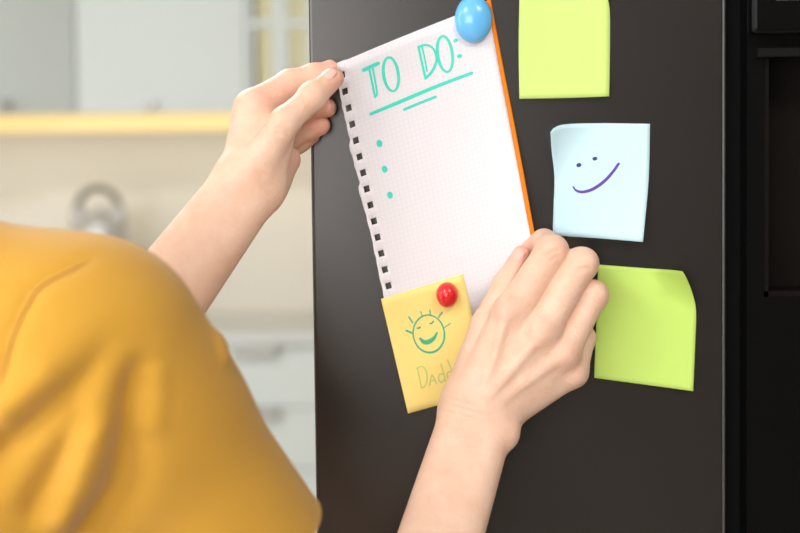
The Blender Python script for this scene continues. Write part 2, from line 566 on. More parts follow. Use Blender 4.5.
def drawer_unit(x0, x1, label, heights=(.165, .165, .26, .26)):
    t = thing('drawer_cabinet', label, 'cabinet', ((x0 + x1) / 2, YB - .28, 0), 'kitchen base cabinets')
    box('body', (x0 + .001, x1 - .001, YF + .021, YB, .1, zT - .031), MT['cab'], t)
    box('toe_kick', (x0 + .001, x1 - .001, YF + .08, YF + .1, 0, .1), MT['cab'], t)
    z = zT - .034
    tot = sum(heights); sc_ = (z - .105) / tot
    for h in heights:
        h = h * sc_ if False else h
        z0 = max(z - h, .105)
        f = box('drawer', (x0 + .0015, x1 - .0015, YF, YF + .02, z0 + .003, z), MT['cab'], t, .002)
        zz = z - (zT - .034 - hx1[2])
        xm = (x0 + x1) / 2
        box('handle', (xm - .06, xm + .06, YF - .028, YF - .001, zz - .011, zz + .011), MT['chrome'], f, .003)
        z = z0
        if z < .13: break
    return t


drawer_unit(xd0, xd1, 'pale grey drawer unit beside refrigerator edge, bar handles in view')
drawer_unit(xd0 - .562, xd0 - .002, 'pale grey drawer unit hidden mostly behind the yellow shirt')

# hob and kettle on the counter
kx = at_depth(99, 250, YF + .28)
hob = thing('hob', 'gas hob under the steel kettle, behind the yellow shirt', 'hob', (kx[0], YF + .28, zT))
box('plate', (kx[0] - .25, kx[0] + .25, YF + .05, YF + .5, zT + .0005, zT + .012), MT['gloss_black'], hob, .003)
box('grate', [(kx[0] - .12, kx[0] + .12, YF + .27, YF + .282, zT + .012, zT + .045), (kx[0] - .006, kx[0] + .006, YF + .16, YF + .40, zT + .012, zT + .045)], MT['black'], hob)
kz = zT + .046
ket = thing('kettle', 'blurred steel kettle with arched handle behind the yellow shoulder', 'kettle', (kx[0], YF + .28, kz))
zk = at_depth(99, 187, YF + .28)[2] - kz      # overall height
lathe('body', [(0, 0), (.085, 0), (.098, .012), (.096, .05), (.090, .12), (.078, zk * .62), (.068, zk * .70), (.055, zk * .74), (0, zk * .745)],
      (kx[0], YF + .28, kz), MT['kettle'], ket)
lathe('lid', [(0, zk * .74), (.047, zk * .745), (.04, zk * .775), (.012, zk * .795), (.011, zk * .83), (0, zk * .84)], (kx[0], YF + .28, kz), MT['kettle'], ket)
arch = [(kx[0] + .062 * math.cos(t), YF + .28, kz + zk * .76 + zk * .23 * math.sin(t)) for t in np.linspace(.1, math.pi - .1, 15)]
tube('handle', arch, .011, MT['kettle_black'], ket)
for sgn in (-1, 1):
    lathe('handle_mount', [(0, 0), (.02, 0), (.022, zk * .06), (.019, zk * .16), (0, zk * .17)], (kx[0] + sgn * .056, YF + .28, kz + zk * .68), MT['kettle'], ket, 20)
tube('spout', [(kx[0] - .07, YF + .28, kz + zk * .38), (kx[0] - .105, YF + .28, kz + zk * .5), (kx[0] - .12, YF + .28, kz + zk * .62)], [.022, .016, .012], MT['kettle'], ket)

# ------------------------------------------------------------------ papers and magnets
def gauss(x, c, w): return math.exp(-((x - c) / w) ** 2)


def page_off(s, t):
    # pinned at top right and at the low magnet, lifted at the top-left corner and at the pinched right edge
    o = 2.4
    o += 43 * max(0, 1 - s * 1.05) ** 1.6 * max(0, 1 - t * 1.05) ** 1.5
    o += 17 * max(0, s - .25) ** 2 / .56 * math.exp(-((t - .86) / .36) ** 2)
    o += 3 * (1 - s) * math.sin(math.pi * min(t, 1)) 
    return o


PT = [(336.5, 64), (400, 37.5), (487, 3)]
PB = [(397, 338), (470, 316), (551, 292)]
PL = [(336.5, 64), (344.5, 118), (362.5, 200), (384.3, 297), (393.5, 338)]
PR = [(487, 3), (498.5, 60), (513, 140), (532, 240), (542, 282), (551, 292)]
PR = [(487, 3), (498.5, 65), (514, 147), (533, 248), (543, 292)]
PB = [(393.5, 338), (470, 316), (543, 292)]
page = Sheet(PT, PB, PL, PR, page_off)
holes = [(342.2, 76)] + [(345 + i * (388.5 - 345) / 12, 92 + i * (285.5 - 92) / 12) for i in range(13)] + [(392.1, 301.6)]
hs = [page.inv(*h) for h in holes]
hw = 2.7 / 150
sL = float(np.mean([h[0] for h in hs]))
ht = .5 * 6.4 / 283
sarr = [0.0, sL - hw, sL + hw] + list(np.linspace(sL + hw + .02, 1, 34))
tb = []
for h in hs: tb += [h[1] - ht, h[1] + ht]
tarr = sorted(set([0.0] + tb + [1.0] + [h[1] + .0275 for h in hs if h[1] + .0275 < .99]))
tarr = np.array(tarr)
sk_rows = [j for j in range(len(tarr) - 1) if any(abs((tarr[j] + tarr[j + 1]) / 2 - h[1]) < ht * .5 for h in hs)]
rng = np.random.default_rng(4)
jag = {}


def page_move(i, j, s, t):
    if i == 0:
        stepy = float(np.interp(t, [0, .10, .28, .285, .44, .445, .6, .8, 1], [0, -.6, .9, -1.8, 1.0, -1.6, .6, -.4, 0]))
        if j not in jag: jag[j] = rng.uniform(-.55, .55)
        return np.array([stepy + jag[j], 0])
    if i in (1, 2):
        hh = min(hs, key=lambda q: abs(q[1] - t))
        return np.array([(hh[0] - sL) * 150, 0])
    return np.array([0.0, 0.0])


todo = sheet_obj('notebook_page', page, 0, 0, MT['page'], 'white squared notebook page with torn punched edge and handwritten TO DO list', 'paper',
                 skip=lambda i, j: i == 1 and j in sk_rows, sarr=np.array(sarr), tarr=tarr, move=page_move)
W = 2.3
ink = [
    ([(363.8, 70), (370, 67.2), (378, 63.4)], 3.2), ([(369.2, 68.5), (372, 82), (375, 97)], 1.9), ([(372.4, 67), (375, 80), (377, 93.5), (375, 97)], 1.7),
    (ell(391, 74.3, 7.4, 17, -8), [2.6, 1.9, 2.8, 1.9, 2.6]),
    ([(418.6, 47), (421.5, 61), (425.6, 78.3)], 2.0), ([(422.3, 47.5), (425, 60), (427, 71)], 1.5),
    ([(418.6, 47), (426, 45), (433, 48.5), (436.6, 58.5), (434, 68), (430, 74), (425.6, 78.3)], [2.2, 1.6, 2.4, 2.2]),
    (ell(445, 54, 7.4, 18, -8), [2.6, 1.9, 2.8, 1.9, 2.6]),
    ([(455.2, 40.8), (456.2, 40.2)], 3.0), ([(459, 56.2), (460, 55.8)], 3.4),
    ([(370.8, 114), (399, 102.2), (435, 87), (471.6, 73)], [2.6, 3.2, 3.0, 2.6]),
    ([(404.2, 109.6), (418, 103.8), (435.4, 96.8)], 2.3),
    ([(379.3, 142.9), (379.6, 144.1)], 6.0), ([(384.4, 168.5), (384.8, 169.7)], 5.8), ([(389.8, 194.5), (390.1, 195.7)], 5.8)]
ink = [(a_, [x_ * 1.22 for x_ in b_] if isinstance(b_, list) else b_ * (1.22 if b_ < 4 else 1)) for a_, b_ in ink]
strokes('lettering', page, ink, MT['teal_ink'], todo)['label'] = 'teal handwriting'

# orange sheet behind the page
OT = [(455, 13), (472, 6.5), (490.5, -1)]
OR = [(490.5, -1), (502, 60), (518.5, 145), (536.5, 243), (543.5, 280)]
OB = [(500, 300), (520, 292), (543.5, 280)]
OL = [(455, 13), (466, 100), (480, 200), (500, 300)]
osh = Sheet(OT, OB, OL, OR, lambda s, t: 0)
def orange_off(s, t):
    q = osh.px(s, t)
    ss, tt = page.inv(min(q[0], 536), q[1])
    return max(.5, page_off(ss, tt) - 1.1)
osh.off = orange_off
sheet_obj('orange_sheet', osh, 14, 24, MT['orange'], 'bright orange sheet showing as a strip along the white page edge', 'paper')

# notes
sY = Sheet([(381, 299), (420, 287), (463, 274)], [(408, 413.5), (450, 402), (491, 391)], [(381, 299), (394, 354), (408, 413.5)],
           [(463, 274), (476, 330), (491, 391)], lambda s, t: 0)
def y_off(s, t):
    q = sY.px(s, t)
    if q[1] < 337:
        ss, tt = page.inv(min(max(q[0], 381), 520), q[1]); base = page_off(ss, tt)
    else:
        ss, tt = page.inv(min(max(q[0], 381), 520), 330); base = page_off(ss, tt)
    return min(base + .6, 6.0) + 2.5 * t * t
sY.off = y_off
nY = sheet_obj('sticky_note', sY, 16, 16, MT['yellow'], 'yellow sticky note with green sun face drawing under red magnet', 'sticky note', 'sticky notes on the refrigerator')
gl = [(ell(428.8, 333.8, 15.6, 18.8, -8, -120, 240, 20), [1.7, 1.4, 2.0, 2.2, 1.5, 1.7]),
      ([(420.2, 338.6), (424, 342.0), (429, 341.6), (434, 338), (437.2, 332.6)], [2.4, 4.4, 5.0, 3.6, 1.6]),
      ([(417.6, 328.4), (420, 327.4)], 1.9), ([(430.0, 323.6), (432.0, 323.0), (433.2, 321.2)], 1.6),
      ([(408.8, 316.8), (412.6, 322.6)], 1.6), ([(406.4, 330.6), (412.4, 333.2)], 2.0), ([(420.6, 311.4), (422.4, 316.4)], 1.2),
      ([(429.8, 310.2), (430.4, 314.8)], 1.3), ([(441.8, 312.6), (438.6, 317.2)], 1.7), ([(450.2, 323.6), (444.8, 327.2)], 1.2)]
strokes('sun_face_drawing', sY, gl, MT['green_ink'], nY)
dl = [([(417.6, 369), (419.4, 378), (421.6, 388)], 1.2), ([(416.6, 368.4), (422, 366.4), (426, 371), (427, 380), (424.6, 386.4), (421.2, 388)], 1.3),
      ([(429.4, 385.6), (431.4, 376.4), (432.6, 375.6), (436.4, 383.4)], 1.3), ([(430.4, 381.2), (435, 379.8)], 1.1),
      ([(443.6, 374), (439.4, 374.6), (438.6, 379.4), (441.4, 382.4), (444.6, 379.6)], 1.3), ([(440.8, 364), (443.4, 373), (445.6, 381.4)], 1.2),
      ([(452.2, 371.6), (448, 372.2), (447.2, 377), (450, 380), (453.2, 377.2)], 1.3), ([(447.6, 360), (451.4, 370), (454.2, 379)], 1.2)]
strokes('lettering', sY, dl, MT['pale_ink'], nY)['label'] = 'thin pale green handwriting'

sG1 = Sheet([(519.6, -7), (565, -8), (605.5, -8)], [(519.4, 98.8), (565, 98), (609.2, 96.4)], [(519.6, -7), (518.6, 45), (519.4, 98.8)],
            [(605.5, -8), (608.6, 2), (610, 17), (609.8, 60), (609.2, 96.4)],
            lambda s, t: .4 + 4.5 * t ** 2 + 7 * max(0, s - .8) * 5 * max(0, .25 - t) * 3)
sheet_obj('sticky_note', sG1, 16, 18, MT['green'], 'blank lime green sticky note highest on the refrigerator door', 'sticky note', 'sticky notes on the refrigerator')

sB = Sheet([(550.6, 132), (555, 127.4), (566, 124.2), (600, 123.2), (650, 123.8)], [(552.6, 235.4), (600, 238.4), (643, 242)],
           [(550.6, 132), (551.6, 150), (554.4, 176), (553.6, 205), (552.6, 235.4)], [(650, 123.8), (648.6, 180), (643, 242)],
           lambda s, t: .4 + 9 * t ** 2 * s + 3.0 * t ** 2 + 16 * max(0, 1 - (s * 1.0 + t * .9) / .48) ** 1.6)
nB = sheet_obj('sticky_note', sB, 22, 22, MT['blue'], 'pale blue sticky note with purple smiling face drawing', 'sticky note', 'sticky notes on the refrigerator')
strokes('smile_drawing', sB, [([(573.2, 186.8), (576.5, 190.6), (583, 191.9), (593, 189), (604, 181.4), (612.6, 172.2), (618.6, 163.8)], [1.6, 2.4, 3.0, 3.2, 3.0, 2.6])],
        MT['purple_ink'], nB)
strokes('eye_dots', sB, [([(578.4, 165.2), (579.4, 164.9)], 4.0), ([(594.4, 158.7), (595.4, 158.5)], 3.7)], MT['navy_ink'], nB)

sG2 = Sheet([(598, 264.6), (640, 267.8), (672, 270.2), (682.4, 271.4)], [(594.2, 377.8), (640, 384), (693.2, 391.2)],
            [(598, 264.6), (596.4, 320), (594.2, 377.8)], [(682.4, 271.4), (686, 277), (692, 292), (696, 310), (695.4, 340), (693.2, 391.2)],
            lambda s, t: .5 + 2.5 * t ** 2 * (.4 + s) + 26 * max(0, s * 1.0 + (1 - t) * 1.0 - 1.55) ** 1.7 / .45 ** 1.7)
sheet_obj('sticky_note', sG2, 26, 24, MT['green2'], 'blank lime green sticky note with curled corner below the blue note', 'sticky note', 'sticky notes on the refrigerator')


def magnet(px, py, rx, ry, o, material, label, h):
    c = P(px, py, o)
    k = 1.0 / (FPX / (1.45 - o / 1000))
    R = rx * k
    t = thing('magnet', label, 'magnet', c, 'round magnets on the refrigerator')
    prof = [(0, 0), (R * .93, 0), (R, h * .1), (R, h * .3)] + [(R * math.cos(a), h * .3 + h * .7 * math.sin(a)) for a in np.radians(np.linspace(8, 90, 12))]
    lathe('dome', prof, c, material, t, 40, axis='y', sz=ry / rx)
    lathe('magnet_disc', [(0, -.0004), (R * .7, -.0004), (R * .7, .0002), (0, .0002)], c, MT['mag_base'], t, 24, axis='y', sz=ry / rx)


magnet(473.3, 19.5, 18.6, 23.2, 3.4, MT['mag_blue'], 'glossy blue round magnet pinning top corner of the white page', .013)
magnet(446.9, 294.5, 10.8, 12.6, sY.off(*sY.inv(447, 294)) + .6, MT['mag_red'], 'small glossy red round magnet on the yellow note', .012)
#SECTION_PERSON

# ------------------------------------------------------------------ implicit surfaces for the figure
f32 = np.float32


def d_cap(p, a, b, ra, rb):
    a = np.asarray(a, f32); b = np.asarray(b, f32)
    ba = b - a
    pa = p - a
    h = np.clip(pa @ ba / max(1e-12, float(ba @ ba)), 0, 1)
    q = pa - h[:, None] * ba
    return np.sqrt((q * q).sum(1)) - (ra + (rb - ra) * h)


def smin(a, b, k):
    h = np.maximum(k - np.abs(a - b), 0) / k
    return np.minimum(a, b) - h * h * k * .25


def smax(a, b, k):
    return -smin(-a, -b, k)


def chain(p, js, rs, k=.004):
    d = None
    for i in range(len(js) - 1):
        c = d_cap(p, js[i], js[i + 1], rs[i], rs[i + 1])
        d = c if d is None else smin(d, c, k)
    return d


CORN = np.array([(i, j, k) for i in (0, 1) for j in (0, 1) for k in (0, 1)])
EDG = [(a, b) for a in range(8) for b in range(a + 1, 8) if np.abs(CORN[a] - CORN[b]).sum() == 1]


def sdf_mesh(fn, lo, hi, h, proj=2, B=8):
    """surface nets over the zero set of fn, only where the surface passes"""
    lo = np.asarray(lo, float); hi = np.asarray(hi, float)
    nb = np.ceil((hi - lo) / (h * B)).astype(int)
    n = nb * B + 1
    bi = np.stack(np.meshgrid(*[np.arange(k) for k in nb], indexing='ij'), -1).reshape(-1, 3)
    cc = lo + (bi + .5) * h * B
    dc = fn(cc.astype(f32))
    act = np.abs(dc) < h * B * 1.05
    vals = np.full(tuple(n), 1.0, f32)
    for b_, d_ in zip(bi[~act], dc[~act]):
        if d_ < 0:
            s = b_ * B
            vals[s[0]:s[0] + B + 1, s[1]:s[1] + B + 1, s[2]:s[2] + B + 1] = -1.0
    loc = np.stack(np.meshgrid(*[np.arange(B + 1)] * 3, indexing='ij'), -1).reshape(-1, 3)
    ab = bi[act]
    for c0 in range(0, len(ab), 300):
        blk = ab[c0:c0 + 300]
        ids = (blk[:, None, :] * B + loc[None]).reshape(-1, 3)
        v = fn((lo + ids * h).astype(f32))
        vals[ids[:, 0], ids[:, 1], ids[:, 2]] = v
    locc = np.stack(np.meshgrid(*[np.arange(B)] * 3, indexing='ij'), -1).reshape(-1, 3)
    cells = (ab[:, None, :] * B + locc[None]).reshape(-1, 3)
    cv = np.stack([vals[cells[:, 0] + c[0], cells[:, 1] + c[1], cells[:, 2] + c[2]] for c in CORN], 1)
    m_ = (cv.min(1) < 0) & (cv.max(1) >= 0)
    cells = cells[m_]; cv = cv[m_]
    acc = np.zeros((len(cells), 3)); cnt = np.zeros(len(cells))
    for a, b_ in EDG:
        va, vb = cv[:, a], cv[:, b_]
        x = (va < 0) != (vb < 0)
        t = np.where(x, va / np.where(x, va - vb, 1), 0)
        acc += np.where(x[:, None], CORN[a] + t[:, None] * (CORN[b_] - CORN[a]), 0); cnt += x
    pos = lo + (cells + acc / cnt[:, None]) * h
    cid = np.full(tuple(n), -1, np.int32)
    cid[cells[:, 0], cells[:, 1], cells[:, 2]] = np.arange(len(cells))
    quads = []
    for ax in range(3):
        o1, o2 = [(1, 2), (2, 0), (0, 1)][ax]
        e = np.eye(3, dtype=int)
        va = cv[:, 0]; vb = cv[:, [i for i in range(8) if tuple(CORN[i]) == tuple(e[ax])][0]]
        x = (va < 0) != (vb < 0)
        c = cells[x]; flip = (va < 0)[x]
        ok = (c[:, o1] > 0) & (c[:, o2] > 0)
        c = c[ok]; flip = flip[ok]
        g_ = lambda d: cid[tuple((c - d).T)]
        q = np.stack([g_(0 * e[0]), g_(e[o1]), g_(e[o1] + e[o2]), g_(e[o2])], 1)
        ok = (q >= 0).all(1); q = q[ok]; flip = flip[ok]
        q[~flip] = q[~flip][:, ::-1]
        quads.append(q)
    quads = np.vstack(quads)
    for _ in range(proj):
        d0, g_ = grad(fn, pos)
        st = np.clip(d0, -h * .5, h * .5)[:, None] * g_
        pos = pos - st
    return pos, quads


def grad(fn, pos, e=.0006):
    d0 = fn(pos.astype(f32)).astype(float)
    g_ = np.zeros_like(pos)
    for k in range(3):
        dv = np.zeros(3); dv[k] = e
        g_[:, k] = (fn((pos + dv).astype(f32)) - fn((pos - dv).astype(f32))) / (2 * e)
    ln = np.linalg.norm(g_, axis=1, keepdims=True)
    return d0, g_ / np.maximum(ln, .3)


mm = lambda *a: [x / 1000.0 for x in a]

# ---- right hand (in the photo: lower, back of the hand to the viewer)
RH = {}
RH['thumb'] = ([P(462, 392, 62), P(487, 325, 50), P(505, 285, 40), P(521, 254, 31)], mm(13, 11.8, 9.2, 6.4))
RH['index'] = ([P(512, 312, 64), P(551, 252, 52), P(544, 242, 26), P(524, 252, 9)], mm(13.2, 12.0, 9.4, 7.2))
RH['middle'] = ([P(541, 332, 66), P(579.5, 265, 52), P(582, 264, 24), P(570, 274, 9)], mm(13.0, 12.4, 10.2, 7.4))
RH['ring'] = ([P(563, 353, 60), P(592, 296, 46), P(592, 294, 20), P(578, 304, 9)], mm(12.0, 11.0, 9.2, 7.0))
RH['little'] = ([P(574, 372, 50), P(583, 338, 35), P(581, 327, 16), P(570, 328, 8)], mm(10.2, 9.2, 7.8, 6.6))
R_W = P(476, 420, 72)
R_E = P(372, 776, 255)
R_S = P(97, 352, 345)
R_META = [(P(466, 404, 70), P(510, 312, 64), .0145, .0118), (P(477, 404, 73), P(542, 332, 66), .0145, .0115),
          (P(488, 410, 70), P(563, 353, 60), .0140, .0110), (P(498, 416, 64), P(572, 373, 50), .0130, .0105)]
R_PALM = [(P(470, 392, 58), P(505, 335, 44), .015, .012), (P(500, 405, 55), P(555, 370, 40), .014, .011), (P(500, 370, 54), P(540, 345, 46), .015, .013)]
R_KNOB = [(P(507, 309, 71), .006), (P(541, 331, 73.5), .0062), (P(563, 354, 67), .0056), (P(573, 373, 56), .005),
          (P(554, 249, 57), .0072), (P(586, 262, 57), .0072), (P(596, 294, 49.5), .006)]
R_TEND = [(P(484, 392, 85.5), P(506, 316, 76.5), .0016), (P(491, 394, 87), P(539, 337, 77.5), .0017), (P(499, 400, 83), P(560, 358, 71), .0016)]
R_ULNA = P(508, 437, 80)
# forearm: two bones, thumb side and little-finger side
ax = (R_E - R_W) / np.linalg.norm(R_E - R_W)
side = np.cross(ax, P(476, 420, 80) - P(476, 420, 60)); side /= np.linalg.norm(side)
if side[0] < 0: side = -side
R_FORE = [(R_W - side * .0125, R_W * .45 + R_E * .55 - side * .012, .0148, .0205), (R_W + side * .0145, R_W * .45 + R_E * .55 + side * .010, .0135, .0195),
          (R_W * .45 + R_E * .55 - side * .012, R_E - side * .01, .0205, .030), (R_W * .45 + R_E * .55 + side * .010, R_E + side * .010, .0195, .028)]

# ---- left hand (in the photo: upper, thumb to the viewer, pinching the page corner)
LH = {}
LH['thumb'] = ([P(256, 168, 93), P(285, 121.5, 84), P(312, 97.5, 71), P(333.5, 78, 59)], mm(14.0, 10.6, 9.4, 7.8))
LH['index'] = ([P(253, 107, 62), P(290, 84.5, 44), P(314, 76.5, 37), P(331, 70.5, 33.5)], mm(12.6, 10.8, 9.4, 7.4))
LH['middle'] = ([P(249, 124, 52), P(288, 110, 34), P(313, 106, 26), P(327, 108, 24)], mm(12.2, 10.0, 8.4, 7.2))
LH['ring'] = ([P(254, 142, 42), P(288, 138, 27), P(307, 129, 21), P(320, 125.5, 20)], mm(11.6, 9.8, 8.8, 7.8))
LH['little'] = ([P(258, 160, 38), P(284, 152, 23), P(300, 141, 17), P(311, 135, 15)], mm(10.4, 9.0, 8.0, 7.0))
L_W = P(246, 188, 88)
L_E = P(47, 454, 150)
L_META = [(P(243, 172, 84), P(253, 108, 62), .0150, .0122), (P(248, 176, 70), P(249, 124, 52), .0150, .0120),
          (P(254, 180, 62), P(254, 142, 42), .0145, .0114), (P(262, 184, 58), P(260, 160, 38), .0140, .0105)]
L_PALM = [(P(262, 180, 84), P(284, 128, 74), .0165, .0095), (P(266, 184, 66), P(286, 160, 46), .0145, .011), (P(256, 152, 68), P(270, 128, 50), .014, .010)]
L_KNOB = [(P(312, 94, 72), .0066)]
L_TEND = [(P(252, 166, 101.5), P(281, 118, 90.5), .0016)]
ax = (L_E - L_W) / np.linalg.norm(L_E - L_W)
lside = np.cross(ax, P(246, 188, 90) - P(246, 188, 60)); lside /= np.linalg.norm(lside)
if lside[0] < 0: lside = -lside
Lm = L_W * .45 + L_E * .55
L_FORE = [(L_W - lside * .0115, Lm - lside * .012, .0135, .0205), (L_W + lside * .0115, Lm + lside * .012, .0135, .0205),
          (Lm - lside * .012, L_E - lside * .01, .0205, .029), (Lm + lside * .012, L_E + lside * .01, .0205, .029)]
L_CREASE = [[(273, 128), (282, 129), (292, 134)], [(275, 133), (283, 134), (291, 138)], [(256, 158), (264, 162), (272, 168)],
            [(255, 163), (263, 167), (270, 172)], [(255, 168), (262, 172), (268, 177)], [(258, 173), (264, 178)]]
R_CREASE = [[(446, 398), (462, 402), (480, 408)], [(444, 404), (464, 409), (488, 416)], [(443, 411), (460, 415), (478, 420)],
            [(545, 258), (553, 252), (561, 250)], [(548, 262), (556, 257), (563, 256)], [(577, 272), (585, 268), (593, 270)]]

# ---- body frame
L_S = R_S + .345 * V3(-.978, .208, 0)
BO = (R_S + L_S) / 2
br, bf = V3(.978, -.208, 0), V3(.208, .978, 0)
ZS = R_S[2]
bp = lambda r, f, z: BO * V3(1, 1, 0) + br * r + bf * f + V3(0, 0, z)
NK = bp(-.005, .015, ZS + .085)
HD = bp(-.035, .055, ZS + .235)


def arm_fn(HND, META, PALM, KNOB, TEND, FORE, Wj, E, S, ulna=None):
    def fn(p):
        d = None
        for a, b_, ra, rb in META + PALM:
            c = d_cap(p, a, b_, ra, rb)
            d = c if d is None else smin(d, c, .014)
        fg = None
        for nm, (js, rs) in HND.items():
            if nm == 'thumb': continue
            c = chain(p, js, rs, .004)
            fg = c if fg is None else smin(fg, c, .0012)
        d = smin(d, fg, .007)
        d = smin(d, chain(p, *HND['thumb'], .004), .0035)
        for c, r in KNOB:
            d = smin(d, d_cap(p, c, c + 1e-4, r, r), .009)
        for a, b_, r in TEND:
            d = smin(d, d_cap(p, a, b_, r, r * .8), .007)
        fo = None
        for a, b_, ra, rb in FORE:
            c = d_cap(p, a, b_, ra, rb)
            fo = c if fo is None else smin(fo, c, .022)
        d = smin(d, fo, .016)
        if ulna is not None:
            d = smin(d, d_cap(p, ulna, ulna + 1e-4, .0055, .0055), .014)
        d = smin(d, d_cap(p, E, S * .85 + E * .15, .034, .036), .03)
        return d
    return fn


fnR = arm_fn(RH, R_META, R_PALM, R_KNOB, R_TEND, R_FORE, R_W, R_E, R_S, R_ULNA)
fnL = arm_fn(LH, L_META, L_PALM, L_KNOB, L_TEND, L_FORE, L_W, L_E, L_S)


def to_body(p):
    q = p - (BO * V3(1, 1, 0)).astype(f32)
    return np.stack([q @ br.astype(f32), q @ bf.astype(f32), q[:, 2]], 1)


def torso_fn(p, g=0.0):
    q = to_body(p)
    qq = q * np.array([1, 1.5, 1], f32)
    k = lambda a, b_, ra, rb: d_cap(qq, V3(*a) * V3(1, 1.5, 1), V3(*b_) * V3(1, 1.5, 1), ra, rb)
    d = k((-.04, -.005, ZS - .075), (.04, -.005, ZS - .075), .115, .115)
    d = smin(d, k((0, 0, ZS - .10), (0, .005, ZS - .28), .148, .122), .05)
    d = smin(d, k((0, .005, ZS - .28), (0, 0, ZS - .42), .122, .150), .05)
    d = smin(d, k((-.05, 0, ZS - .46), (.05, 0, ZS - .46), .115, .115), .06)
    for s in (-1, 1):
        d = smin(d, d_cap(q, (s * .075, .075, ZS - .13), (s * .072, .085, ZS - .14), .052, .05), .05)
        d = smin(d, d_cap(q, (s * .03, -.005, ZS + .052), (s * .15, -.01, ZS - .004), .040, .042), .04)
    return d / 1.15 - g


def neck_fn(p):
    return d_cap(p, bp(-.004, .0, ZS + .03), bp(-.02, .03, ZS + .15), .056, .052)


def head_fn(p):
    q = to_body(p) - (np.array([-.035, .055, ZS + .235], f32))
    d = (np.sqrt(((q / np.array([.074, .093, .108], f32)) ** 2).sum(1)) - 1) * .078
    c = lambda a, b_, ra, rb: d_cap(q, a, b_, ra, rb)
    d = smin(d, c((0, .045, -.055), (0, .062, -.092), .052, .026), .03)
    d = smin(d, c((0, .092, .005), (0, .107, -.034), .008, .0125), .016)
    for s in (-1, 1):
        d = smax(d, -c((s * .031, .099, .004), (s * .033, .099, .004), .0145, .0145), .012)
        d = smin(d, c((s * .076, .0, .012), (s * .074, .004, -.03), .013, .008), .008)
        d = smin(d, c((s * .037, .07, -.03), (s * .042, .06, -.04), .025, .02), .02)
    d = smin(d, c((-.016, .096, -.057), (.016, .096, -.057), .008, .008), .009)
    return d


def legs_fn(p, g=0.0):
    q = to_body(p)
    d = None
    hz = ZS - .50
    for s in (-1, 1):
        c = d_cap(q, (s * .085, -.005, hz), (s * .085, .0, hz * .53), .088, .056)
        c = smin(c, d_cap(q, (s * .085, .0, hz * .53), (s * .088, -.02, .09), .054, .038), .03)
        d = c if d is None else smin(d, c, .02)
    d = smin(d, d_cap(q, (-.05, -.02, hz + .03), (.05, -.02, hz + .03), .105, .105), .06)
    return d - g


def foot_fn(p, g=0.0):
    q = to_body(p)
    d = None
    for s in (-1, 1):
        c = smin(d_cap(q, (s * .09, -.035, .036), (s * .10, .13, .030), .034, .028), d_cap(q, (s * .088, -.02, .09), (s * .09, -.03, .04), .036, .034), .02)
        d = c if d is None else np.minimum(d, c)
    return np.maximum(d - g, .004 - q[:, 2])


def core_fn(p):
    d = smin(torso_fn(p), neck_fn(p), .04)
    d = smin(d, head_fn(p), .025)
    for S, E in ((R_S, R_E), (L_S, L_E)):
        d = smin(d, d_cap(p, S, S * .6 + E * .4, .044, .034), .04)
    d = smin(d, legs_fn(p), .05)
    return smin(d, foot_fn(p), .02)


allv, allf, red = [], [], []
base = 0


def redness(pos, spots):
    r = np.zeros(len(pos))
    for c, rad, s in spots:
        dd = np.linalg.norm(pos - c, axis=1)
        r = np.maximum(r, s * np.exp(-(dd / rad) ** 2))
    return np.clip(r * .8, 0, 1)


spR = [(RH[k][0][3], .014, .75) for k in RH] + [(c, .011, .32) for c, r in R_KNOB] + [(P(540, 297, 55), .008, .6), (P(568, 308, 50), .008, .6), (P(508, 437, 85), .012, .15)]
spL = [(LH[k][0][3], .016, .8) for k in LH] + [(LH[k][0][2], .012, .45) for k in ('index', 'middle', 'ring', 'little')] + \
      [(P(262, 98, 62), .013, .6), (P(290, 165, 50), .016, .5), (P(285, 95, 50), .014, .55)]
HR = 0.0014


def onto(fn, pts, t0=.55):
    """follow the view rays of photo points until they meet the surface"""
    out = []
    for q in catmull(pts, 8):
        d = P(q[0], q[1], 0) - CAM; d /= np.linalg.norm(d)
        t = t0
        for _ in range(80):
            s = float(fn((CAM + d * t)[None].astype(f32))[0])
            t += s * .8
            if abs(s) < 2e-4 or t > 1.6: break
        if t < 1.6: out.append(CAM + d * t)
    return out


def groove(v, fn, lines):
    """press (or raise) soft folds into a surface along 3-D lines: (points, width, height)"""
    _, g_ = grad(fn, v)
    dsp = np.zeros(len(v))
    for pts, wd, ht_ in lines:
        if len(pts) < 2: continue
        n = len(pts)
        dmin = np.full(len(v), 9.0); par = np.zeros(len(v))
        for i in range(n - 1):
            ba = pts[i + 1] - pts[i]
            h = np.clip(((v - pts[i]) @ ba) / (ba @ ba), 0, 1)
            dd = np.linalg.norm(v - pts[i] - h[:, None] * ba, axis=1)
            b_ = dd < dmin
            dmin[b_] = dd[b_]; par[b_] = (i + h[b_]) / (n - 1)
        env = np.clip(np.minimum(par, 1 - par) * 5 + .12, 0, 1)
        dsp += ht_ * env * np.exp(-(dmin / wd) ** 2)
    return v + dsp[:, None] * g_


for fn, pts, spots, h, cre in ((fnR, [R_S, R_E, R_W] + [j for k in RH.values() for j in k[0]], spR, HR, R_CREASE),
                          (fnL, [L_S, L_E, L_W] + [j for k in LH.values() for j in k[0]], spL, HR, L_CREASE)):
    pts = np.array(pts)
    v, f = sdf_mesh(fn, pts.min(0) - .055, pts.max(0) + .055, h)
    v = groove(v, fn, [(onto(fn, c), .0012, -.0010) for c in cre])
    allv.append(v); allf.append(f + base); base += len(v); red.append(redness(v, spots))
v, f = sdf_mesh(core_fn, (BO[0] - .33, BO[1] - .30, -.01), (BO[0] + .33, BO[1] + .30, HD[2] + .14), .008)
lipc = bp(-.035, .155, HD[2] - .057)
allv.append(v); allf.append(f + base); red.append(redness(v, [(lipc, .014, .9)]))
person = link_mesh('person', np.vstack(allv), np.vstack(allf), MT['skin'], None, True, origin=(BO[0], BO[1], 0))
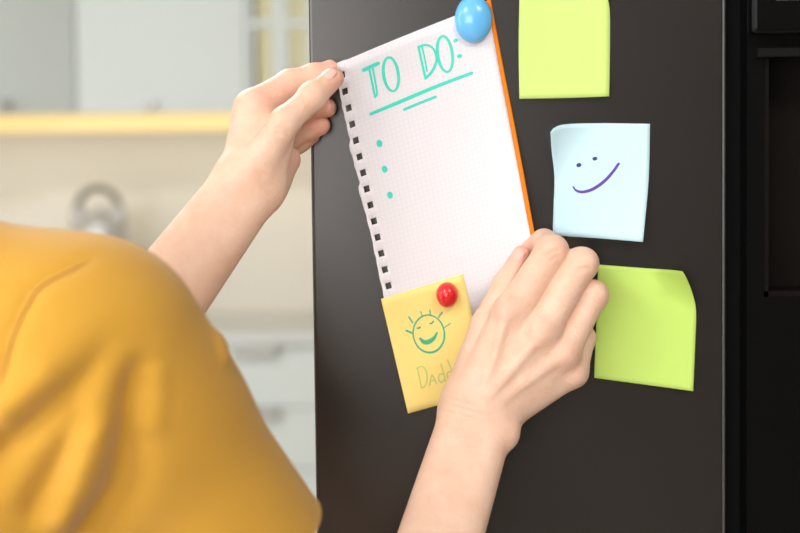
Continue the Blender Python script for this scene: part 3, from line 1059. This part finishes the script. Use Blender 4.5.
at = person.data.attributes.new('redness', 'FLOAT', 'POINT')
at.data.foreach_set('value', np.concatenate(red).astype(f32))
tag(person, 'person in a mustard yellow t-shirt reaching both hands to the white page', 'person')


# ---- nails
def nail(k, js, r, dorsal, ln=.0105, wd=.0052):
    tip, dip = js[3], js[2]
    t = (tip - dip) / np.linalg.norm(tip - dip)
    n_ = dorsal - t * np.dot(dorsal, t); n_ /= np.linalg.norm(n_)
    s_ = np.cross(t, n_)
    vs, fs = [], []
    nu, nv = 9, 9
    for i in range(nu + 1):
        u = i / nu
        ww = wd * (1 - .35 * abs(2 * u - 1) ** 3)
        for j in range(nv + 1):
            a = (j / nv - .5) * 2
            an = a * ww / r
            c = tip + t * (r * (.40 if k == 'thumb' else .62) - ln * (1 - u))
            rr = r + .0004 - max(0, (u - .72)) * .0045 - (0 if u > .1 else (.1 - u) * .008) - .0005 * a ** 4
            vs.append(c + n_ * rr * math.cos(an) + s_ * rr * math.sin(an))
    for i in range(nu):
        for j in range(nv):
            m_ = i * (nv + 1) + j
            fs.append((m_, m_ + 1, m_ + nv + 2, m_ + nv + 1))
    o = link_mesh('fingernail', vs, fs, MT['nail'], person)
    md = o.modifiers.new('thickness', 'SOLIDIFY'); md.thickness = .0008; md.offset = 0
    return o


for H in (RH, LH):
    for k, (js, rs) in H.items():
        if k == 'thumb':
            dors = V3(-.45, -.8, .45) if H is LH else V3(-.5, -.85, .1)
        else:
            dors = js[2] - (js[1] + js[3]) / 2 if H is RH else V3(-.2, .5, .9) if k == 'index' else V3(.1, .9, .3)
        nail(k, js, rs[3], dors, .0125 if k == 'thumb' else .010, .0062 if k == 'thumb' else .0048)

# ---- shirt
HEM = R_S + (R_E - R_S) / np.linalg.norm(R_E - R_S) * .158
rax = (R_E - R_S) / np.linalg.norm(R_E - R_S)
lax = (L_E - L_S) / np.linalg.norm(L_E - L_S)
LHEM = L_S + lax * .16


def shirt_fn(p):
    d = smin(torso_fn(p), legs_fn(p), .05) - .012
    dr = smin(d_cap(p, R_S + V3(0, 0, .0), R_S + rax * .05, .060, .059), d_cap(p, R_S + rax * .05, R_S + rax * .24, .058, .0645), .02)
    dl = smin(d_cap(p, L_S, L_S + lax * .05, .056, .06), d_cap(p, L_S + lax * .05, L_S + lax * .24, .06, .066), .02)
    d = smin(d, dr, .05)
    d = smin(d, dl, .05)
    return d


v, f = sdf_mesh(shirt_fn, (BO[0] - .36, BO[1] - .32, ZS - .55), (BO[0] + .42, BO[1] + .36, ZS + .16), .0045, proj=2)
SEAM = onto(shirt_fn, [(-14, 430), (3, 372), (11, 341), (25, 309), (41, 286), (74, 268), (100, 256)])
tr = lambda *q: onto(shirt_fn, q)
v = groove(v, shirt_fn, [
    (SEAM, .005, -.003),
    (tr((-30, 500), (-8, 465), (18, 436), (48, 411), (83, 379), (118, 335)), .0095, -.0095),
    (tr((30, 530), (38, 500), (57, 465), (77, 430), (92, 404)), .008, -.0075),
    (tr((70, 600), (89, 530), (116, 490), (126, 443), (137, 388), (142, 350)), .012, -.0125),
    (tr((-5, 425), (25, 395), (60, 366)), .008, .006),
    (tr((50, 535), (78, 480), (104, 400)), .010, .010),
    (tr((150, 440), (152, 400), (156, 360)), .007, .005),
    (tr((212, 332), (219, 350), (222, 366)), .006, .004)])
neckc = bp(-.006, .01, ZS + .07)
nkax = V3(*(bp(0, .030, ZS + .2) - bp(0, 0, ZS + .08))); nkax /= np.linalg.norm(nkax)


def cut_planes(v):
    ps = []
    for c, n_, lim in ((HEM, rax, .088), (LHEM, lax, .088)):
        s = (v - c) @ n_
        rad = np.linalg.norm(v - c - s[:, None] * n_, axis=1)
        ps.append(np.where(rad < lim, s, -1.0))
    ps.append((ZS - .50) - v[:, 2])
    s = (v - neckc) @ nkax
    rad = np.linalg.norm(v - neckc - s[:, None] * nkax, axis=1)
    ps.append(np.where(rad < .12, s, -1.0))
    return ps


def cut(v, f):
    nrm = [rax, lax, V3(0, 0, -1), nkax]
    ps = cut_planes(v)
    dead = np.zeros(len(v), bool)
    for s in ps: dead |= s > 0.0045
    keep = ~dead[f].any(1)
    f = f[keep]
    # snap the open border on the plane
    for s, n_ in zip(ps, nrm):
        m_ = (np.abs(s) < .0047)
        ed = {}
        near = m_
        # border vertices
        from collections import Counter
        cnt = Counter()
        for q in f[near[f].any(1)]:
            for i in range(4):
                e = (min(q[i], q[(i + 1) % 4]), max(q[i], q[(i + 1) % 4])); cnt[e] += 1
        bv = {i for e, c in cnt.items() if c == 1 for i in e if near[i]}
        bv = np.array(sorted(bv), int)
        if len(bv): v[bv] -= s[bv][:, None] * n_
    return v, f


v, f = cut(v, f)
used = np.unique(f)
mp_ = np.full(len(v), -1); mp_[used] = np.arange(len(used))
shirt = link_mesh('shirt', v[used], mp_[f], MT['shirt'], person)
md = shirt.modifiers.new('thickness', 'SOLIDIFY'); md.thickness = .0022; md.offset = 1
shirt['label'] = 'mustard yellow short-sleeved t-shirt'


def ring_on(fn, c, n_, r0_, cnt=90, lift=.001):
    """closed loop where the plane through c meets the surface"""
    a = np.cross(n_, (0.2, .9, .3)); a /= np.linalg.norm(a); b_ = np.cross(n_, a)
    out = []
    for t in np.linspace(0, 2 * math.pi, cnt):
        dr = a * math.cos(t) + b_ * math.sin(t)
        lo_, hi_ = 0.0, r0_
        for _ in range(26):
            md_ = (lo_ + hi_) / 2
            if fn((c + dr * md_)[None].astype(f32))[0] < 0: lo_ = md_
            else: hi_ = md_
        out.append(c + dr * (lo_ + lift))
    return out


tube('sleeve_hem', ring_on(shirt_fn, HEM - rax * .0012, rax, .12), .0016, MT['shirt'], shirt, 8)
tube('hem_stitching', ring_on(shirt_fn, HEM - rax * .019, rax, .12, lift=.0014), .0007, MT['shirt'], shirt, 6)
tube('armhole_seam', SEAM, .0011, MT['shirt'], shirt, 6)

# ---- trousers, shoes, hair, eyes
v, f = sdf_mesh(lambda p: np.maximum(smin(legs_fn(p), torso_fn(p), .05) - .006, np.maximum(p[:, 2] - (ZS - .40), .07 - p[:, 2])),
                (BO[0] - .32, BO[1] - .28, .03), (BO[0] + .32, BO[1] + .28, ZS - .36), .009)
link_mesh('trousers', v, f, MT['trousers'], person)
v, f = sdf_mesh(lambda p: np.maximum(foot_fn(p, .006), np.maximum(p[:, 2] - .10, .0005 - p[:, 2])), (BO[0] - .25, BO[1] - .25, -.01), (BO[0] + .25, BO[1] + .3, .14), .006)
link_mesh('shoes', v, f, MT['shoe'], person)


def hair_fn(p):
    q = to_body(p) - (np.array([-.035, .055, ZS + .235], f32))
    d = (np.sqrt((((q - np.array([0, -.012, .012], f32)) / np.array([.082, .098, .112], f32)) ** 2).sum(1)) - 1) * .085
    d = smin(d, d_cap(q, (0, -.105, .05), (0, -.125, .045), .034, .038), .02)
    face = d_cap(q, (0, .12, -.02), (0, .10, -.12), .085, .10)
    d = smax(d, -face, .01)
    return smax(d, -d_cap(q, (0, 0, -.12), (0, -.04, -.14), .085, .09), .01) + .0012 * np.sin(q[:, 0] * 400)


v, f = sdf_mesh(hair_fn, HD - .2, HD + .2, .006)
link_mesh('hair', v, f, MT['hair'], person)
for s in (-1, 1):
    ec = bp(-.035 + s * .032, .055 + .083, HD[2] + .004)
    e = lathe('eye', [(0.0119 * math.sin(a), -.0119 * math.cos(a)) for a in np.linspace(0, math.pi, 16)], ec, MT['eye'], person, 20)
    lathe('iris', [(0, .0121), (.0045, .0113), (.005, .0105)], ec, MT['iris'], e, 16, axis='y')

# ------------------------------------------------------------------ light
w = bpy.data.worlds.new('daylight')
sc.world = w
w.use_nodes = True
bg = w.node_tree.nodes['Background']
bg.inputs['Color'].default_value = (0.80, 0.90, 1.0, 1)
bg.inputs['Strength'].default_value = 1.6


def area(name, loc, direction, sx, sy, power, col=(1, 1, 1)):
    l = bpy.data.lights.new(name, 'AREA')
    l.shape = 'RECTANGLE'; l.size = sx; l.size_y = sy; l.energy = power; l.color = col
    o = bpy.data.objects.new(name, l)
    C.objects.link(o)
    o.location = loc
    o.rotation_euler = Vector(direction).to_track_quat('-Z', 'Y').to_euler()
    return o


area('unseen_window_light', (X0 + .02, (WL[0] + WL[1]) / 2, (WL[2] + WL[3]) / 2), (1, 0, 0), WL[3] - WL[2] - .1, WL[1] - WL[0] - .1, 92, (.98, .99, 1.0))
area('unseen_window_light', ((WF[0] + WF[1]) / 2, Y0 + .02, (WF[2] + WF[3]) / 2), (0, 1, 0), WF[1] - WF[0] - .1, WF[3] - WF[2] - .1, 74, (.98, .99, 1.0))  # added fill light in the unseen window behind the camera
for lx, ly in ((-.8, 1.5), (-1.2, -1.6), (.9, -1.6)):  # added unseen lamps, the kitchen one placed to light the base cabinets
    t = thing('added_ceiling_lamp', 'added flat white square ceiling lamp, out of view', 'lamp', (lx, ly, ZC), 'added ceiling lamps')
    box('housing', (lx - .32, lx + .32, ly - .32, ly + .32, ZC - .05, ZC - .0005), MT['white'], t, .004)
    box('diffuser', (lx - .29, lx + .29, ly - .29, ly + .29, ZC - .056, ZC - .0502), MT['added_lampglow'], t)
    area('added_lamp_light', (lx, ly, ZC - .06), (0, 0, -1), .56, .56, 34 if ly > 0 else 20, (.98, .99, 1))

area('light_bar_glow', ((xC + xD) / 2, YU + .10, zb0 - .004), (0, .5, -1), xD - xC - .1, .03, 0.8, (1, .84, .55))

sc.view_settings.view_transform = 'Standard'
sc.view_settings.look = 'None'
sc.view_settings.gamma = 1.0
sc.view_settings.use_curve_mapping = False
sc.view_settings.exposure = 0.02
sc.cycles.use_denoising = True
sc.cycles.max_bounces = 8
